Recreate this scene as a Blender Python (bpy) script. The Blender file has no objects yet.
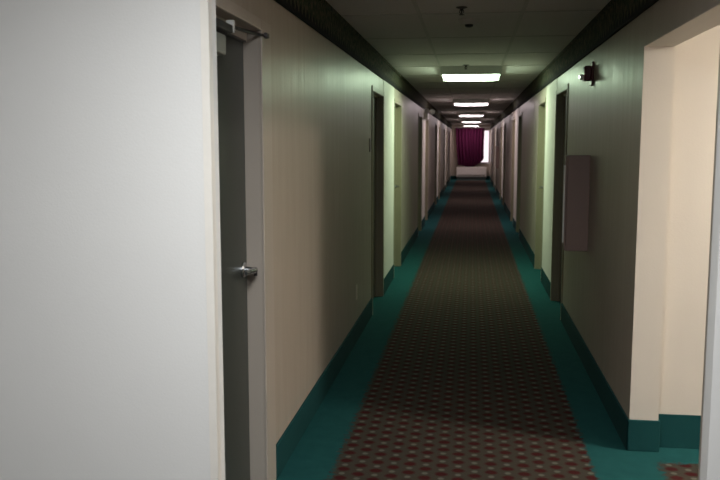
import bpy, bmesh, math, random
from mathutils import Matrix, Vector

random.seed(4)
C = bpy.context.scene.collection
SC = bpy.context.scene

# ------------------------------------------------------------------ dimensions
WL, WR = -0.892, 0.826          # hall wall planes
YE = 36.6                       # end wall
ZC = 2.42                       # ceiling
HEAD = 2.045                    # door heads
STEP = 6.5                      # spacing of door pairs and lights
WT = 0.14                       # wall thickness
BASE_H = 0.165

# ------------------------------------------------------------------ materials
def new_mat(name):
    m = bpy.data.materials.new(name); m.use_nodes = True
    nt = m.node_tree
    return m, nt, nt.nodes['Principled BSDF']

def N(nt, t, **kw):
    n = nt.nodes.new(t)
    for k, v in kw.items(): setattr(n, k, v)
    return n

def mth(nt, op, a, b=None, c=None):
    n = nt.nodes.new('ShaderNodeMath'); n.operation = op
    for i, v in enumerate((a, b, c)):
        if v is None: continue
        if isinstance(v, (int, float)): n.inputs[i].default_value = v
        else: nt.links.new(v, n.inputs[i])
    return n.outputs[0]

def mixc(nt, fac, a, b):
    n = nt.nodes.new('ShaderNodeMix'); n.data_type = 'RGBA'
    if isinstance(fac, (int, float)): n.inputs[0].default_value = fac
    else: nt.links.new(fac, n.inputs[0])
    for i, v in ((6, a), (7, b)):
        if isinstance(v, tuple): n.inputs[i].default_value = (*v, 1)
        else: nt.links.new(v, n.inputs[i])
    return n.outputs[2]

def noise(nt, vec, scale, detail=2.0, rough=0.5):
    n = nt.nodes.new('ShaderNodeTexNoise')
    n.inputs['Scale'].default_value = scale; n.inputs['Detail'].default_value = detail
    n.inputs['Roughness'].default_value = rough
    if vec is not None: nt.links.new(vec, n.inputs['Vector'])
    return n.outputs[0]

def geo_pos(nt):
    return nt.nodes.new('ShaderNodeNewGeometry').outputs['Position']

def scaled(nt, vec, s):
    n = nt.nodes.new('ShaderNodeMapping'); n.inputs['Scale'].default_value = s
    nt.links.new(vec, n.inputs['Vector']); return n.outputs[0]

def bump(nt, bsdf, h, strength, dist):
    b = nt.nodes.new('ShaderNodeBump')
    b.inputs['Strength'].default_value = strength; b.inputs['Distance'].default_value = dist
    nt.links.new(h, b.inputs['Height']); nt.links.new(b.outputs[0], bsdf.inputs['Normal'])

def paint(name, col, rough=0.5, var=0.06, bscale=180, bstr=0.15, spec=0.5, streak=False):
    m, nt, b = new_mat(name)
    p = geo_pos(nt)
    n1 = noise(nt, p, 3.0, 4)
    dark = tuple(c * (1 - var) for c in col); light = tuple(min(1, c * (1 + var)) for c in col)
    nt.links.new(mixc(nt, n1, dark, light), b.inputs['Base Color'])
    b.inputs['Specular IOR Level'].default_value = spec
    if streak:
        s = noise(nt, scaled(nt, p, (6, 6, 0.6)), 2.2, 3)
        r = mth(nt, 'MULTIPLY_ADD', s, 0.22, rough - 0.11)
        nt.links.new(r, b.inputs['Roughness'])
        fine = noise(nt, p, bscale, 2)
        wide = noise(nt, scaled(nt, p, (5, 5, 0.5)), 2.0, 3)
        h = mth(nt, 'MULTIPLY_ADD', wide, 6.0, fine)
        bump(nt, b, h, bstr, 0.002)
    else:
        b.inputs['Roughness'].default_value = rough
        bump(nt, b, noise(nt, p, bscale, 2), bstr, 0.002)
    return m

def plain(name, col, rough=0.5, metal=0.0, var=0.05):
    m, nt, b = new_mat(name)
    n1 = noise(nt, geo_pos(nt), 25.0, 3)
    dark = tuple(c * (1 - var) for c in col); light = tuple(min(1, c * (1 + var)) for c in col)
    nt.links.new(mixc(nt, n1, dark, light), b.inputs['Base Color'])
    b.inputs['Roughness'].default_value = rough; b.inputs['Metallic'].default_value = metal
    return m

def lamp(name, col, strength):
    m, nt, b = new_mat(name)
    # ribbed prismatic lens, lit from inside
    w = nt.nodes.new('ShaderNodeTexWave'); w.inputs['Scale'].default_value = 30
    nt.links.new(geo_pos(nt), w.inputs['Vector'])
    b.inputs['Base Color'].default_value = (*col, 1)
    b.inputs['Emission Color'].default_value = (*col, 1)
    s = mth(nt, 'MULTIPLY_ADD', w.outputs[1], 0.1 * strength, 0.95 * strength)
    nt.links.new(s, b.inputs['Emission Strength'])
    return m

M = {}
WALLCOL = (0.375, 0.32, 0.262)
M['wall'] = paint('hall_wall_paint', WALLCOL, 0.37, 0.05, 160, 0.28, 0.33, streak=True)
M['lobby'] = paint('lobby_wall_paint', (0.66, 0.645, 0.62), 0.75, 0.03, 150, 0.22, 0.25)
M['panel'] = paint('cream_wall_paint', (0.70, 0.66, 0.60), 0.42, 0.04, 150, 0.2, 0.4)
M['alcove'] = paint('alcove_wall_paint', (0.52, 0.475, 0.42), 0.7, 0.03, 110, 0.3, 0.25)
M['frame'] = paint('door_frame_enamel', (0.39, 0.34, 0.29), 0.35, 0.04, 90, 0.05)
M['frame_hall'] = paint('room_frame_enamel', (0.26, 0.225, 0.15), 0.35, 0.06, 90, 0.05)
M['leaf'] = paint('door_leaf_paint', (0.032, 0.037, 0.031), 0.45, 0.12, 120, 0.1)
M['leaf_hall'] = paint('room_door_paint', (0.085, 0.07, 0.045), 0.4, 0.15, 120, 0.1)
M['base'] = paint('carpet_base', (0.008, 0.048, 0.049), 0.95, 0.25, 300, 0.6, 0.1)
M['steel'] = plain('brushed_steel', (0.55, 0.56, 0.58), 0.25, 1.0)
M['dark_metal'] = plain('dark_bronze', (0.05, 0.045, 0.05), 0.4, 0.6)
M['closer'] = plain('closer_grey', (0.30, 0.31, 0.28), 0.45, 0.3)
M['white_metal'] = plain('fixture_white', (0.55, 0.55, 0.52), 0.5)
M['white_plastic'] = plain('white_plastic', (0.84, 0.83, 0.79), 0.4)
M['ivory'] = plain('ivory_plastic', (0.5, 0.45, 0.36), 0.4)
M['black_plastic'] = plain('black_plastic', (0.012, 0.012, 0.014), 0.35)
M['red'] = plain('alarm_red', (0.075, 0.004, 0.008), 0.35)
M['clear_lens'] = plain('alarm_lens', (0.75, 0.75, 0.75), 0.08)
M['cabinet'] = paint('cabinet_enamel', (0.25, 0.17, 0.145), 0.45, 0.05, 60, 0.05)
M['ptac'] = plain('unit_beige', (0.74, 0.69, 0.64), 0.5)
M['ptac_dark'] = plain('unit_grille', (0.08, 0.075, 0.07), 0.5)
M['guard'] = plain('corner_guard_vinyl', (0.70, 0.66, 0.60), 0.3)
M['grid'] = plain('ceiling_grid', (0.5, 0.485, 0.46), 0.5)
M['plaque'] = plain('plaque_brown', (0.05, 0.035, 0.03), 0.3)
M['glow_green'] = lamp('tube_light_greenish', (0.76, 1.0, 0.70), 26.0)
M['glow_pink'] = lamp('tube_light_warm', (1.0, 0.84, 0.87), 14.0)
M['glow_alcove'] = lamp('tube_light_amber', (1.0, 0.94, 0.83), 255.0)
M['glow_lobby'] = lamp('tube_light_daylight', (0.95, 0.98, 1.0), 41.0)

# ceiling tile
m, nt, b = new_mat('ceiling_tile'); p = geo_pos(nt)
sp = noise(nt, p, 90, 3, 0.7)
nt.links.new(mixc(nt, sp, (0.58, 0.555, 0.54), (0.74, 0.71, 0.69)), b.inputs['Base Color'])
b.inputs['Roughness'].default_value = 0.9; bump(nt, b, sp, 0.4, 0.003)
M['tile'] = m

# carpet : staggered maroon ovals on an olive-brown ground inside a teal border
m, nt, b = new_mat('patterned_carpet')
sep = nt.nodes.new('ShaderNodeSeparateXYZ'); p = geo_pos(nt); nt.links.new(p, sep.inputs[0])
X, Y = sep.outputs[0], sep.outputs[1]
u = mth(nt, 'DIVIDE', X, 0.079)
col_i = mth(nt, 'FLOOR', u)
odd = mth(nt, 'FLOORED_MODULO', col_i, 2.0)
v = mth(nt, 'MULTIPLY_ADD', odd, 0.5, mth(nt, 'DIVIDE', Y, 0.106))
fu = mth(nt, 'SUBTRACT', mth(nt, 'FRACT', u), 0.5)
fv = mth(nt, 'SUBTRACT', mth(nt, 'FRACT', v), 0.5)
wob = mth(nt, 'MULTIPLY_ADD', noise(nt, p, 48, 3), 0.5, -0.25)
def ell(fv_, a, bb):
    d = mth(nt, 'SQRT', mth(nt, 'ADD', mth(nt, 'POWER', mth(nt, 'DIVIDE', fu, a), 2.0),
                            mth(nt, 'POWER', mth(nt, 'DIVIDE', fv_, bb), 2.0)))
    d = mth(nt, 'ADD', d, wob)
    mr = nt.nodes.new('ShaderNodeMapRange'); mr.inputs[1].default_value = 0.72; mr.inputs[2].default_value = 1.22
    mr.inputs[3].default_value = 1; mr.inputs[4].default_value = 0
    nt.links.new(d, mr.inputs[0]); return mr.outputs[0]
oval = ell(fv, 0.39, 0.235)
fv2 = mth(nt, 'SUBTRACT', mth(nt, 'ABSOLUTE', fv), 0.5)
dot = ell(fv2, 0.19, 0.135)
ground = mixc(nt, noise(nt, p, 220, 2), (0.024, 0.0215, 0.0155), (0.056, 0.048, 0.037))
c1 = mixc(nt, oval, ground, (0.040, 0.008, 0.008))
c2 = mixc(nt, dot, c1, (0.088, 0.086, 0.070))
teal = mixc(nt, noise(nt, p, 14, 4), (0.008, 0.050, 0.050), (0.014, 0.072, 0.071))
ragged = mth(nt, 'MULTIPLY_ADD', noise(nt, p, 34, 2), 0.12, -0.06)
def below(val, lim):      # soft edge, 1 where val < lim
    mr = nt.nodes.new('ShaderNodeMapRange')
    mr.inputs[1].default_value = lim - 0.012; mr.inputs[2].default_value = lim + 0.012
    mr.inputs[3].default_value = 1; mr.inputs[4].default_value = 0
    nt.links.new(mth(nt, 'ADD', val, ragged), mr.inputs[0]); return mr.outputs[0]
hall = below(mth(nt, 'ABSOLUTE', mth(nt, 'ADD', X, 0.015)), 0.625)
hall = mth(nt, 'MULTIPLY', hall, below(Y, 36.0))
alc = mth(nt, 'MULTIPLY', below(mth(nt, 'MULTIPLY', X, -1.0), -0.94), below(Y, 4.05))
lob = below(Y, 2.2)
field = mth(nt, 'MAXIMUM', hall, mth(nt, 'MAXIMUM', alc, lob))
nt.links.new(mixc(nt, field, teal, c2), b.inputs['Base Color'])
b.inputs['Roughness'].default_value = 1.0; b.inputs['Specular IOR Level'].default_value = 0.05
bump(nt, b, noise(nt, p, 420, 2), 0.6, 0.004)
M['carpet'] = m

# wallpaper border : dark, a row of pendant triangles along the foot, leafy blotches above
m, nt, b = new_mat('wallpaper_border')
sep = nt.nodes.new('ShaderNodeSeparateXYZ'); p = geo_pos(nt); nt.links.new(p, sep.inputs[0])
Yv, Zv = sep.outputs[1], sep.outputs[2]
tri = mth(nt, 'ABSOLUTE', mth(nt, 'SUBTRACT', mth(nt, 'FRACT', mth(nt, 'DIVIDE', Yv, 0.09)), 0.5))
hgt = mth(nt, 'MULTIPLY_ADD', tri, 0.11, 2.235)
tmask = mth(nt, 'LESS_THAN', Zv, hgt)
leafy = noise(nt, p, 26, 4, 0.6)
cr = nt.nodes.new('ShaderNodeValToRGB'); nt.links.new(leafy, cr.inputs[0])
e = cr.color_ramp.elements
e[0].position = 0.35; e[0].color = (0.018, 0.022, 0.016, 1)
e[1].position = 0.62; e[1].color = (0.120, 0.092, 0.060, 1)
x = cr.color_ramp.elements.new(0.48); x.color = (0.040, 0.052, 0.030, 1)
nt.links.new(mixc(nt, tmask, cr.outputs[0], (0.008, 0.008, 0.008)), b.inputs['Base Color'])
b.inputs['Roughness'].default_value = 0.8; b.inputs['Specular IOR Level'].default_value = 0.12
M['border'] = m

# curtain cloth
m, nt, b = new_mat('plum_curtain_cloth'); p = geo_pos(nt)
nt.links.new(mixc(nt, noise(nt, p, 40, 3), (0.038, 0.004, 0.019), (0.078, 0.008, 0.038)), b.inputs['Base Color'])
b.inputs['Roughness'].default_value = 0.8; b.inputs['Specular IOR Level'].default_value = 0.1
bump(nt, b, noise(nt, p, 500, 2), 0.3, 0.001)
M['curtain'] = m

# window glass
m = bpy.data.materials.new('window_glass'); m.use_nodes = True; nt = m.node_tree
nt.nodes.remove(nt.nodes['Principled BSDF'])
tr = nt.nodes.new('ShaderNodeBsdfTransparent'); tr.inputs[0].default_value = (0.93, 0.95, 0.95, 1)
gl = nt.nodes.new('ShaderNodeBsdfGlossy'); gl.inputs['Roughness'].default_value = 0.02
fr = nt.nodes.new('ShaderNodeFresnel'); fr.inputs[0].default_value = 1.45
mx = nt.nodes.new('ShaderNodeMixShader')
nt.links.new(fr.outputs[0], mx.inputs[0]); nt.links.new(tr.outputs[0], mx.inputs[1]); nt.links.new(gl.outputs[0], mx.inputs[2])
nt.links.new(mx.outputs[0], nt.nodes['Material Output'].inputs[0])
M['glass'] = m

# ------------------------------------------------------------------ mesh helpers
def add_box(bm, x0, x1, y0, y1, z0, z1, bev=0.0, seg=2):
    if x0 > x1: x0, x1 = x1, x0
    if y0 > y1: y0, y1 = y1, y0
    if z0 > z1: z0, z1 = z1, z0
    r = bmesh.ops.create_cube(bm, size=1.0)
    vs = r['verts']
    for v_ in vs:
        v_.co.x = x0 if v_.co.x < 0 else x1
        v_.co.y = y0 if v_.co.y < 0 else y1
        v_.co.z = z0 if v_.co.z < 0 else z1
    if bev > 0:
        es = list({e_ for v_ in vs for e_ in v_.link_edges})
        bmesh.ops.bevel(bm, geom=es, offset=bev, segments=seg, profile=0.5, affect='EDGES')

def add_tube(bm, pts, r, seg=14, cap=True, radii=None):
    rings = []
    n = len(pts)
    pts = [Vector(q) for q in pts]
    for i, q in enumerate(pts):
        t = (pts[min(i + 1, n - 1)] - pts[max(i - 1, 0)]).normalized()
        a = Vector((0, 0, 1)) if abs(t.z) < 0.9 else Vector((1, 0, 0))
        s = t.cross(a).normalized(); w = s.cross(t).normalized()
        rr = radii[i] if radii else r
        rings.append([bm.verts.new(q + s * rr * math.cos(k * 2 * math.pi / seg) + w * rr * math.sin(k * 2 * math.pi / seg)) for k in range(seg)])
    for i in range(n - 1):
        for k in range(seg):
            bm.faces.new((rings[i][k], rings[i][(k + 1) % seg], rings[i + 1][(k + 1) % seg], rings[i + 1][k]))
    if cap:
        bm.faces.new(rings[0][::-1]); bm.faces.new(rings[-1])

def add_lathe(bm, origin, axis, prof, seg=24):
    """prof = [(distance along axis, radius)...]"""
    ax = Vector(axis).normalized()
    a = Vector((0, 0, 1)) if abs(ax.z) < 0.9 else Vector((1, 0, 0))
    s = ax.cross(a).normalized(); w = s.cross(ax).normalized()
    o = Vector(origin); rings = []
    for d, r in prof:
        r = max(r, 0.0004)
        rings.append([bm.verts.new(o + ax * d + s * r * math.cos(k * 2 * math.pi / seg) + w * r * math.sin(k * 2 * math.pi / seg)) for k in range(seg)])
    for i in range(len(rings) - 1):
        for k in range(seg):
            bm.faces.new((rings[i][k], rings[i][(k + 1) % seg], rings[i + 1][(k + 1) % seg], rings[i + 1][k]))
    bm.faces.new(rings[0][::-1]); bm.faces.new(rings[-1])

def obj(name, bm, mat, parent=None, smooth=False):
    bmesh.ops.recalc_face_normals(bm, faces=bm.faces[:])
    me = bpy.data.meshes.new(name); bm.to_mesh(me); bm.free()
    me.materials.append(mat)
    if smooth:
        for p_ in me.polygons: p_.use_smooth = True
        try: me.set_sharp_from_angle(angle=math.radians(40))
        except Exception: pass
    o = bpy.data.objects.new(name, me); C.objects.link(o)
    if parent is not None: o.parent = parent
    return o

def boxes(name, bl, mat, parent=None, bev=0.0):
    bm = bmesh.new()
    for q in bl: add_box(bm, *q, bev=bev)
    return obj(name, bm, mat, parent)

def struct(name, bl, mat):
    o = boxes(name, bl, mat); o['kind'] = 'structure'; return o

def empty(name, loc):
    o = bpy.data.objects.new(name, None); C.objects.link(o); o.location = loc
    o.empty_display_size = 0.1; return o

def thing(name, label, cat, loc, group=None):
    o = empty(name, loc); o['label'] = label; o['category'] = cat
    if group: o['group'] = group
    return o

def tag(o, label, cat, group=None):
    o['label'] = label; o['category'] = cat
    if group: o['group'] = group
    return o

def copy_thing(root, loc, label):
    r = root.copy(); C.objects.link(r); r.location = loc; r['label'] = label
    for ch in list(root.children):
        c = ch.copy(); C.objects.link(c); c.parent = r
        for g in list(ch.children):
            d = g.copy(); C.objects.link(d); d.parent = c
    return r

# ------------------------------------------------------------------ setting: shell
D1 = (2.62, 3.42)                               # clear opening of the near grey door
PAIRS = []
for k in range(5):
    PAIRS.append((7.38 + k * STEP, 8.28 + k * STEP))
    if k < 4: PAIRS.append((9.50 + k * STEP, 10.40 + k * STEP))
RV = 0.03                                       # frame lining thickness
LX0, LX1, LY0 = -2.7, 3.5, -2.8                 # lobby the camera stands in
AX1, ANY, AFY = 2.95, 2.605, 4.275               # side alcove

struct('floor', [(LX0 - .2, LX1 + .2, LY0 - .2, YE + .3, -0.12, 0)], M['carpet'])
struct('ceiling', [(LX0 - .2, LX1 + .2, LY0 - .2, YE + .3, ZC, ZC + 0.12)], M['tile'])

def long_wall(name, xa, xb, y0, y1, holes, mat):
    bl = []; y = y0
    for h0, h1 in holes:
        if h0 > y: bl.append((xa, xb, y, h0, 0, ZC))
        bl.append((xa, xb, h0, h1, HEAD + RV, ZC)); y = h1
    bl.append((xa, xb, y, y1, 0, ZC))
    return struct(name, bl, mat)

holesL = [(a - RV, c + RV) for a, c in [D1] + PAIRS]
holesR = [(a - RV, c + RV) for a, c in PAIRS]
long_wall('wall_left', WL - WT, WL, 2.535, YE, holesL, M['wall'])
YO = 4.204                                      # far edge of the alcove opening
o = struct('wall_right', [(WR, WR + WT, 2.605, 2.95, 0, ZC), (WR, WR + WT, 2.95, YO, HEAD, ZC)], M['wall'])
bm = bmesh.new()
for q in [(WR, WR + WT, 2.605, 2.95, 0, ZC), (WR, WR + WT, 2.95, YO, HEAD, ZC)]: add_box(bm, *q)
y = YO
for h0, h1 in holesR:
    add_box(bm, WR, WR + WT, y, h0, 0, ZC); add_box(bm, WR, WR + WT, h0, h1, HEAD + RV, ZC); y = h1
add_box(bm, WR, WR + WT, y, YE, 0, ZC)
bm.to_mesh(o.data); bm.free()

# lobby and mouth of the hall
struct('wall_front_left', [(LX0, -0.80, 2.455, 2.535, 0, ZC)], M['lobby'])
struct('wall_front_right', [(0.735, LX1, 2.53, 2.605, 0, ZC)], M['lobby'])
struct('wall_lobby_left', [(LX0 - .12, LX0, LY0, 2.535, 0, ZC)], M['lobby'])
struct('wall_lobby_right', [(LX1, LX1 + .12, LY0, 2.605, 0, ZC)], M['lobby'])
struct('wall_lobby_back', [(LX0 - .12, LX1 + .12, LY0 - .12, LY0, 0, ZC)], M['lobby'])
# vinyl guard on the left corner of the hall mouth
struct('trim_1', [(-0.824, -0.7985, 2.4535, 2.455, 0.17, ZC), (-0.80, -0.7985, 2.455, 2.488, 0.17, ZC)], M['guard'])
# alcove
struct('wall_alcove_far', [(WR + WT, AX1 + .12, AFY, AFY + .12, 0, ZC)], M['alcove'])
struct('wall_alcove_back', [(AX1, AX1 + .12, ANY, AFY, 0, ZC)], M['alcove'])
struct('trim_2', [(WR + 0.0004, WR + WT + 0.003, YO - 0.004, YO, BASE_H, HEAD),          # lined reveal of the opening
                  (WR + 0.0004, WR + WT + 0.003, 2.95, YO - 0.004, HEAD - 0.004, HEAD)], M['alcove'])

# end wall with its window
wx0, wx1, wz0, wz1 = -0.62, 0.80, 0.72, 2.20
struct('wall_end', [(WL - WT, wx0, YE, YE + .16, 0, ZC), (wx1, WR + WT, YE, YE + .16, 0, ZC),
                    (wx0, wx1, YE, YE + .16, 0, wz0), (wx0, wx1, YE, YE + .16, wz1, ZC)], M['wall'])
w = empty('window_1', (0, YE, 0)); w['kind'] = 'structure'
boxes('window_frame', [(wx0, wx0 + .05, .05, .11, wz0, wz1), (wx1 - .05, wx1, .05, .11, wz0, wz1),
                       (wx0 + .05, wx1 - .05, .05, .11, wz0, wz0 + .05), (wx0 + .05, wx1 - .05, .05, .11, wz1 - .05, wz1),
                       (0.06, 0.10, .06, .10, wz0 + .05, wz1 - .05)], M['white_metal'], w)
boxes('pane', [(wx0 + .05, .06, .078, .084, wz0 + .05, wz1 - .05), (.10, wx1 - .05, .078, .084, wz0 + .05, wz1 - .05)], M['glass'], w)
boxes('window_sill', [(wx0, wx1, -.02, .05, wz0 - .025, wz0)], M['white_metal'], w, bev=.004)

# carpet base along the walls
CAS = 0.05                                      # casing width
def base_runs(y0, y1, holes, first_gap=None):
    runs = []; y = y0
    for h0, h1 in holes:
        a, c = h0 + RV - CAS + .0036, h1 - RV + CAS - .0036
        if a > y + .01: runs.append((y, a))
        y = c
    if y1 > y + .01: runs.append((y, y1))
    return runs
bm = bmesh.new()
for a, c in base_runs(3.60, YE, [h for h in holesL[1:]]):
    add_box(bm, WL, WL + .011, a, c, 0.0, BASE_H, bev=.004)
o = obj('baseboard_left', bm, M['base']); o['kind'] = 'structure'
bm = bmesh.new()
for a, c in base_runs(YO - .012, YE, holesR):
    add_box(bm, WR - .011, WR, a, c, 0.0, BASE_H, bev=.004)
add_box(bm, WR - .011, WR + WT + .012, YO - .012, YO, 0, BASE_H, bev=.004)
add_box(bm, WR + WT, WR + WT + .012, YO, AFY, 0, BASE_H, bev=.004)
add_box(bm, WR - .011, WR, 2.605, 2.95, 0, BASE_H, bev=.004)
o = obj('baseboard_right', bm, M['base']); o['kind'] = 'structure'
struct('baseboard_end', [(WL + .011, WR - .011, YE - .011, YE, 0, BASE_H)], M['base'])
struct('baseboard_alcove', [(WR + WT + .012, AX1 - .011, AFY - .011, AFY, 0, BASE_H + .012), (AX1 - .011, AX1, ANY, AFY, 0, BASE_H)], M['base'])
struct('baseboard_front', [(LX0, -.80, 2.444, 2.455, 0, BASE_H), (.735, LX1, 2.519, 2.53, 0, BASE_H)], M['base'])

# wallpaper border under the ceiling
ZB = 2.212
def border(name, s, x, y0):
    bm = bmesh.new()
    add_box(bm, x, x + s * .008, y0, YE, ZB, ZC)
    add_box(bm, x + s * .008, x + s * .016, y0, YE, ZB, ZB + .022, bev=.003)
    add_box(bm, x + s * .008, x + s * .020, y0, YE, ZC - .03, ZC, bev=.004)
    o = obj(name, bm, M['border']); o['kind'] = 'structure'
border('trim_3', 1, WL, 2.535); border('trim_4', -1, WR, 2.605)

# cream painted strips of wall between the paired doors
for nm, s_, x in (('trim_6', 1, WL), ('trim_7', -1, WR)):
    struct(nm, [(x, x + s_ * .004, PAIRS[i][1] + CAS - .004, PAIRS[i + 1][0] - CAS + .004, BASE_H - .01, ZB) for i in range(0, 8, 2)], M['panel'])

# exposed ceiling grid
bm = bmesh.new(); gz = ZC - .004
for gx in (-0.355, 0.315):
    add_box(bm, gx - .012, gx + .012, 2.54, YE, gz, ZC)
yy = 3.06
while yy < YE:
    add_box(bm, WL + .02, -0.367, yy - .012, yy + .012, gz, ZC)
    add_box(bm, -0.343, 0.303, yy - .012, yy + .012, gz, ZC)
    add_box(bm, 0.327, WR - .02, yy - .012, yy + .012, gz, ZC)
    yy += 1.22
o = obj('trim_5', bm, M['grid']); o['kind'] = 'structure'

# ------------------------------------------------------------------ doors
DN = [0]
def door(side, y0, y1, near=False, lever_far=True, depth=0.075):
    """side -1: left wall (faces +x), +1: right wall (faces -x). Local axes: n = out of wall into hall."""
    DN[0] += 1
    wx = WL if side < 0 else WR
    n = 1 if side < 0 else -1
    d = empty('door_%d' % DN[0], (wx, (y0 + y1) / 2, 0)); d['kind'] = 'structure'
    hw = (y1 - y0) / 2
    P = 0.010
    bm = bmesh.new()
    # lining
    for a, c in ((-hw - RV, -hw), (hw, hw + RV)):
        add_box(bm, -n * WT, 0, a, c, 0, HEAD + RV)
    add_box(bm, -n * WT, 0, -hw, hw, HEAD, HEAD + RV)
    # face casing, mitred look with a bead
    cs = CAS - .004
    for a, c in ((-hw - cs, -hw), (hw, hw + cs)):
        add_box(bm, 0, n * P, a, c, 0, HEAD + cs, bev=.003)
    add_box(bm, 0, n * P, -hw, hw, HEAD, HEAD + cs, bev=.003)
    # stops in front of the leaf
    if near:
        add_box(bm, -n * (depth - .002), -n * (depth - .016), -hw, hw, HEAD - .045, HEAD)
    else:
        add_box(bm, -n * (depth - .002), -n * (depth - .02), -hw, -hw + .014, 0, HEAD)
        add_box(bm, -n * (depth - .002), -n * (depth - .02), hw - .014, hw, 0, HEAD)
        add_box(bm, -n * (depth - .002), -n * (depth - .02), -hw + .014, hw - .014, HEAD - .014, HEAD)
    obj('frame', bm, M['frame'] if near else M['frame_hall'], d)
    if near:
        boxes('side_trim', [(0, n * .005, hw + cs + .002, 3.60 - (y0 + y1) / 2, 0, HEAD + cs)], M['frame'], d, bev=.002)
    bm = bmesh.new()
    add_box(bm, -n * depth, -n * (depth + .044), -hw + .003, hw - .003, .006, HEAD - .004, bev=.002)
    lf = obj('leaf', bm, M['leaf'] if near else M['leaf_hall'], d)
    # lever set
    s = 1 if lever_far else -1
    ly = s * (hw - .07); zz = 1.035
    bm = bmesh.new()
    add_lathe(bm, (-n * depth, ly, zz), (n, 0, 0), [(0, .033), (.008, .033), (.013, .028), (.014, .015), (.05, .013), (.056, .014)], 28)
    add_tube(bm, [(-n * (depth - .05), ly + s * .012, zz), (-n * (depth - .052), ly - s * .02, zz), (-n * (depth - .05), ly - s * .07, zz + .004), (-n * (depth - .047), ly - s * .115, zz + .004)],
             .011, 14, True, [.013, .0125, .010, .008])
    add_lathe(bm, (-n * (depth - .05), ly, zz), (n, 0, 0), [(0, .012), (.012, .012), (.014, .009)], 18)
    obj('lever_handle', bm, M['steel'], d, smooth=True)
    if near:
        boxes('strike_and_shadow', [(-n * (depth - .046), -n * (depth - .030), hw - .0025, hw, zz - .036, zz + .002)], M['dark_metal'], d, bev=.001)  # strike plate, kept dark to include the bolt's shadow on the jamb
        for hz in (.2, 1.05, 1.85):
            bm = bmesh.new()
            add_tube(bm, [(-n * (depth - .006), -s * (hw - .004), hz - .05), (-n * (depth - .006), -s * (hw - .004), hz + .05)], .006, 10)
            obj('hinge', bm, M['steel'], d, smooth=True)
    return d, hw

d1, hw = door(-1, *D1, near=True, depth=0.070)
# overhead closer on the near door : body on the leaf, arm out to the head of the frame
boxes('closer_body', [(-.068, -.012, 2.72 - 3.02, 2.985 - 3.02, 1.895, 1.970)], M['closer'], d1, bev=.008)
bm = bmesh.new()
add_tube(bm, [(-.04, -.16, 1.970), (-.04, -.16, 1.985)], .012, 12)
add_box(bm, -.050, -.030, -.18, .30, 1.984, 1.992, bev=.002)
add_tube(bm, [(-.022, -.02, 2.010), (-.012, .15, 2.016), (.004, .40, 2.026), (.014, .475, 2.030)], .0075, 8)
add_box(bm, -.004, .024, .43, .478, 2.020, 2.040, bev=.003)
obj('closer_arm', bm, M['dark_metal'], d1)
boxes('closer_shoe', [(-.034, .004, -.30, .0, 1.980, 2.010)], M['dark_metal'], d1, bev=.004)
boxes('closer_bracket', [(-.024, .006, .0, .020, 1.984, 2.030)], M['white_metal'], d1, bev=.003)

for i, (a, c) in enumerate(PAIRS):
    for side in (-1, 1):
        door(side, a, c, lever_far=(i % 2 == 1))

# ------------------------------------------------------------------ ceiling lights
LXc = -0.02
def make_light(glow, label, loc, L=0.95, Wd=0.675, group='fluorescent ceiling lights along the hall'):
    t = thing('ceiling_light', label, 'ceiling light', loc, group)
    h = Wd / 2
    bm = bmesh.new()
    add_box(bm, -h, h, -L / 2 + .02, L / 2 - .02, -.052, 0)                 # pan
    obj('housing', bm, M['white_metal'], t)
    for s in (-1, 1):
        bm = bmesh.new()
        add_box(bm, -h, h, s * (L / 2 - .02), s * L / 2, -.092, 0, bev=.006)
        obj('end_cap', bm, M['white_metal'], t)
    # wrap-around lens, a shallow U in section
    prof = [(-h + .012, -.05), (-h + .012, -.062), (-h + .03, -.079), (-h + .07, -.088), (0, -.090), (h - .07, -.088), (h - .03, -.079), (h - .012, -.062), (h - .012, -.05)]
    bm = bmesh.new(); ra = [bm.verts.new((x, -L / 2 + .02, z)) for x, z in prof]; rb = [bm.verts.new((x, L / 2 - .02, z)) for x, z in prof]
    for i in range(len(prof) - 1): bm.faces.new((ra[i], ra[i + 1], rb[i + 1], rb[i]))
    bm.faces.new((ra[0], rb[0], rb[-1], ra[-1])); bm.faces.new(ra); bm.faces.new(rb[::-1])
    obj('diffuser', bm, M[glow], t)
    return t
l1 = make_light('glow_green', 'nearest, largest-looking ceiling light down the hall, glowing greenish white', (LXc, 9.67, ZC))
l2 = make_light('glow_pink', 'second ceiling light down the hall, right behind the greenish one', (LXc, 9.67 + STEP, ZC))
copy_thing(l2, (LXc, 9.67 + 2 * STEP, ZC), 'third ceiling light down the hall, middle one of the five')
copy_thing(l2, (LXc, 9.67 + 3 * STEP, ZC), 'fourth ceiling light down the hall, last but one before the window')
copy_thing(l2, (LXc, 9.67 + 4 * STEP, ZC), 'farthest and smallest-looking ceiling light, just before the plum curtain')
make_light('glow_alcove', 'warm ceiling light inside the side alcove at the right', (2.55, 3.62, ZC), L=0.36, Wd=.36, group=None)
make_light('glow_lobby', 'daylight white ceiling light in the lobby before the hall', (-.1, 1.2, ZC), group=None)

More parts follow.
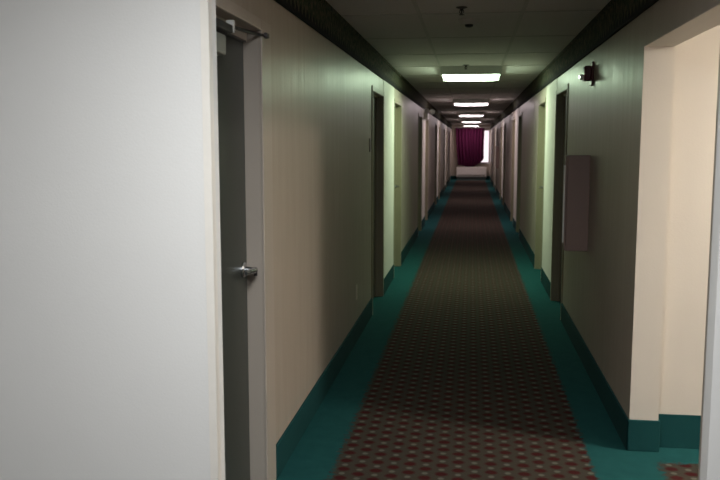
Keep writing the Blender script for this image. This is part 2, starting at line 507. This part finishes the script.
# ------------------------------------------------------------------ ceiling devices
def sprinkler(label, x, y):
    t = thing('fire_sprinkler', label, 'sprinkler', (x, y, ZC), 'pendent sprinklers in the hall ceiling')
    bm = bmesh.new(); add_lathe(bm, (0, 0, 0), (0, 0, -1), [(0, .036), (.004, .036), (.009, .022), (.010, .012)], 24)
    obj('escutcheon', bm, M['dark_metal'], t, True)
    bm = bmesh.new()
    add_lathe(bm, (0, 0, -.009), (0, 0, -1), [(0, .011), (.012, .011), (.014, .006), (.03, .004), (.034, .004)], 16)
    for s in (-1, 1): add_tube(bm, [(s * .010, 0, -.018), (s * .014, 0, -.03), (s * .004, 0, -.046)], .0028, 8)
    obj('frame_arms', bm, M['dark_metal'], t, True)
    bm = bmesh.new(); add_lathe(bm, (0, 0, -.044), (0, 0, -1), [(0, .008), (.002, .018), (.004, .018), (.005, .006)], 20)
    obj('deflector', bm, M['dark_metal'], t, True)
sprinkler('dark ceiling sprinkler nearest the camera, in front of the round smoke detector', -0.074, 5.27)
sprinkler('tiny dark ceiling sprinkler right in front of the nearest ceiling light', -0.073, 9.05)
t = thing('smoke_detector', 'round pale smoke detector on the ceiling between sprinkler and first light', 'smoke detector', (-0.03, 5.78, ZC))
bm = bmesh.new(); add_lathe(bm, (0, 0, 0), (0, 0, -1), [(0, .075), (.012, .075), (.02, .068), (.032, .052), (.036, .03)], 32)
obj('housing', bm, M['grid'], t, True)
bm = bmesh.new(); add_lathe(bm, (0, 0, -.0355), (0, 0, -1), [(0, .03), (.012, .028), (.018, .018), (.02, .008)], 24)
obj('sensor_chamber', bm, M['black_plastic'], t, True)

# ------------------------------------------------------------------ wall devices
# fire alarm horn strobe on the right wall
t = thing('fire_alarm', 'dark red fire alarm with clear strobe high on the right wall', 'fire alarm', (WR, 5.92, 2.055))
boxes('back_plate', [(-.014, 0, -.06, .06, -.078, .078)], M['red'], t, bev=.004)
boxes('horn_body', [(-.062, -.014, -.05, .05, -.05, .052)], M['red'], t, bev=.010)
boxes('strobe_lens', [(-.090, -.062, -.042, .030, -.042, -.005)], M['clear_lens'], t, bev=.009)
bm = bmesh.new()
for k in range(5): add_box(bm, -.065, -.0615, -.035, .035, .008 + k * .008, .012 + k * .008)
obj('horn_grille', bm, M['black_plastic'], t)
boxes('mounting_tab', [(-.016, -.002, -.05, -.03, -.088, -.077)], M['red'], t, bev=.003)

# projecting wall cabinets on the right wall
def cabinet(label, y, pr, z0, z1, dy=0.15):
    t = thing('wall_cabinet', label, 'cabinet', (WR, y, z0), 'projecting cabinets on the right wall')
    H = z1 - z0
    boxes('case', [(-pr + .014, 0, 0, dy, 0, H)], M['cabinet'], t, bev=.004)
    bm = bmesh.new()
    add_box(bm, -pr, -pr + .013, .004, dy - .004, .006, H - .006, bev=.003)
    dr = obj('cabinet_door', bm, M['cabinet'], t)
    o = boxes('edge_strip_glint', [(-pr - .010, -pr, .001, .024, .06, H - .07)], M['white_plastic'], dr, bev=.002)  # metal strip, its glint put in as plain white colour
    o['label'] = 'metal edge strip with its glint painted white'
    for hz in (.08, H - .14):
        boxes('hinge', [(-pr + .002, -pr + .02, dy - .003, dy + .004, hz, hz + .06)], M['steel'], t)
cabinet('tall brown cabinet jutting from the right wall beside the first door', 5.88, .168, .815, 1.492)
cabinet('small far brown cabinet on the right wall near the window', 25.0, .10, .84, 1.50)

# outlet on the left wall
t = thing('power_outlet', 'small duplex power outlet low on the left wall', 'power outlet', (WL, 6.36, .395))
boxes('cover_plate', [(0, .006, -.035, .035, -.057, .057)], M['ivory'], t, bev=.002)
for s in (-1, 1):
    r = boxes('receptacle', [(.006, .0085, -.016, .016, s * .022 - .014, s * .022 + .014)], M['ivory'], t, bev=.001)
    boxes('slot', [(.0085, .009, -.008, -.005, s * .022 - .005, s * .022 + .007), (.0085, .009, .005, .008, s * .022 - .005, s * .022 + .007)], M['black_plastic'], r)
# room sign
t = thing('room_sign', 'small dark room sign on the left wall beside the second door', 'sign', (WL, 7.20, 1.56))
boxes('plate', [(0, .006, -.05, .05, -.06, .06)], M['plaque'], t, bev=.002)
boxes('raised_border', [(.006, .008, -.044, .044, .050, .054), (.006, .008, -.044, .044, -.054, -.050), (.006, .008, -.044, -.040, -.05, .05), (.006, .008, .040, .044, -.05, .05)], M['closer'], t)

# twin-head emergency light high on the left wall
t = thing('emergency_light', 'white twin-head emergency light high on the left wall', 'emergency light', (WL, 15.45, 2.10))
boxes('battery_case', [(-.004, .085, -.16, .16, -.075, .055)], M['white_plastic'], t, bev=.012)
for s, hx in ((-1, .045), (1, .135)):
    bm = bmesh.new()
    add_tube(bm, [(.05, s * .07, .050), (.05 + (hx - .05) * .5, s * .09, .070), (hx, s * .11, .085)], .014, 10)
    ax = Vector((.35, -1, -.25)).normalized(); hp = Vector((hx, s * .12, .085))
    add_lathe(bm, hp, ax, [(0, .02), (.02, .040), (.06, .050), (.07, .048)], 24)
    h_ = obj('lamp_head', bm, M['white_plastic'], t, True)
    bm = bmesh.new(); add_lathe(bm, hp + ax * .069, ax, [(0, .044), (.006, .040), (.010, .02)], 24)
    obj('lens', bm, M['clear_lens'], h_, True)

# ------------------------------------------------------------------ far end : curtain, track, heating unit
tr_ = thing('curtain_track', 'slim white curtain track above the end window', 'curtain track', (0, YE - .09, 2.285))
boxes('rail', [(-.74, .79, -.012, .012, -.012, .012)], M['white_metal'], tr_, bev=.003)
for bx_ in (-.6, 0.02, .7):
    boxes('bracket', [(bx_ - .012, bx_ + .012, 0, .09, .006, .018)], M['white_metal'], tr_)
t = thing('curtain', 'dark plum pleated curtain drawn across the end window', 'curtain', (0, YE - .09, 2.275))
NX, NZ = 150, 26
bm = bmesh.new(); grid = []
for j in range(NZ + 1):
    f = j / NZ; row = []
    zz = -f * 1.67
    l = -.70 + .13 * f ** 1.5
    r = .56 - .02 * math.sin(f * math.pi) - .20 * max(0, (f - .78) / .22) ** 1.3
    for i in range(NX + 1):
        u_ = i / NX
        xx = l + (r - l) * u_
        ph = u_ * 2 * math.pi * 9 + .6 * math.sin(u_ * 9) + .25 * math.sin(f * 4 + u_ * 5)
        amp = .042 + .022 * f
        yy = -.012 - amp - amp * math.sin(ph) - .02 * f
        hem = .035 * math.sin(u_ * 7 + 1) * f * (f > .9) + (.07 * max(0, u_ - .8) / .2 * max(0, (f - .8) / .2))
        row.append(bm.verts.new((xx, yy, zz + hem)))
    grid.append(row)
for j in range(NZ):
    for i in range(NX):
        bm.faces.new((grid[j][i], grid[j][i + 1], grid[j + 1][i + 1], grid[j + 1][i]))
cl = obj('cloth', bm, M['curtain'], t, True)
sm = cl.modifiers.new('thick', 'SOLIDIFY'); sm.thickness = .003
boxes('heading_tape', [(-.70, .555, -.012, -.004, -.05, .0)], M['curtain'], t)

t = thing('air_conditioner', 'beige wall air conditioner under the curtain on the end wall', 'air conditioner', (.015, YE, .13))
W2 = .655
boxes('cabinet', [(-W2, W2, -.26, -.011, 0, .36)], M['ptac'], t, bev=.012)
boxes('top_cover', [(-W2 - .005, W2 + .005, -.265, -.011, .365, .425)], M['ptac'], t, bev=.012)
bm = bmesh.new()
for k in range(8): add_box(bm, -W2 + .08, W2 - .35, -.262 + .026 * k + .03, -.262 + .026 * k + .042, .425, .432)
obj('air_outlet', bm, M['ptac_dark'], t)
bm = bmesh.new()
for k in range(4): add_box(bm, -W2 + .05, W2 - .05, -.264, -.258, .03 + k * .02, .038 + k * .02)
obj('intake_grille', bm, M['ptac_dark'], t)
boxes('control_door', [(W2 - .30, W2 - .08, -.21, -.06, .424, .431)], M['white_plastic'], t, bev=.002)
boxes('sub_base', [(-W2 + .02, W2 - .02, -.22, -.011, -.13, 0)], M['ptac_dark'], t)

# ------------------------------------------------------------------ sky outside the end window
w = bpy.data.worlds.new('World'); SC.world = w; w.use_nodes = True
bg = w.node_tree.nodes['Background']
bg.inputs[0].default_value = (1.0, 0.80, 0.87, 1); bg.inputs[1].default_value = 1.6

# ------------------------------------------------------------------ camera
F, VX, VY, H = 815.0, 471.5, 144.0, 1.57
yv = Vector((VX - 360, -(VY - 240), -F)).normalized()
uv = Vector((1, 0, 0)).cross(yv)
if uv.y < 0: uv = -uv
uv.normalize(); xv = yv.cross(uv)
cd = bpy.data.cameras.new('camera'); cam = bpy.data.objects.new('camera', cd); C.objects.link(cam)
R = Matrix((xv, yv, uv))          # rows: world axes in camera space = camera-to-world rotation
cam.matrix_world = Matrix.Translation((0, 0, H)) @ R.to_4x4()
cd.sensor_width = 36; cd.lens = F / 720 * 36; cd.clip_start = .05; cd.clip_end = 200
cd.dof.use_dof = True; cd.dof.focus_distance = 4.5; cd.dof.aperture_fstop = 4.5
SC.camera = cam

SC.view_settings.view_transform = 'Standard'; SC.view_settings.look = 'None'
SC.view_settings.exposure = 0.0; SC.view_settings.gamma = 1.0; SC.view_settings.use_curve_mapping = False
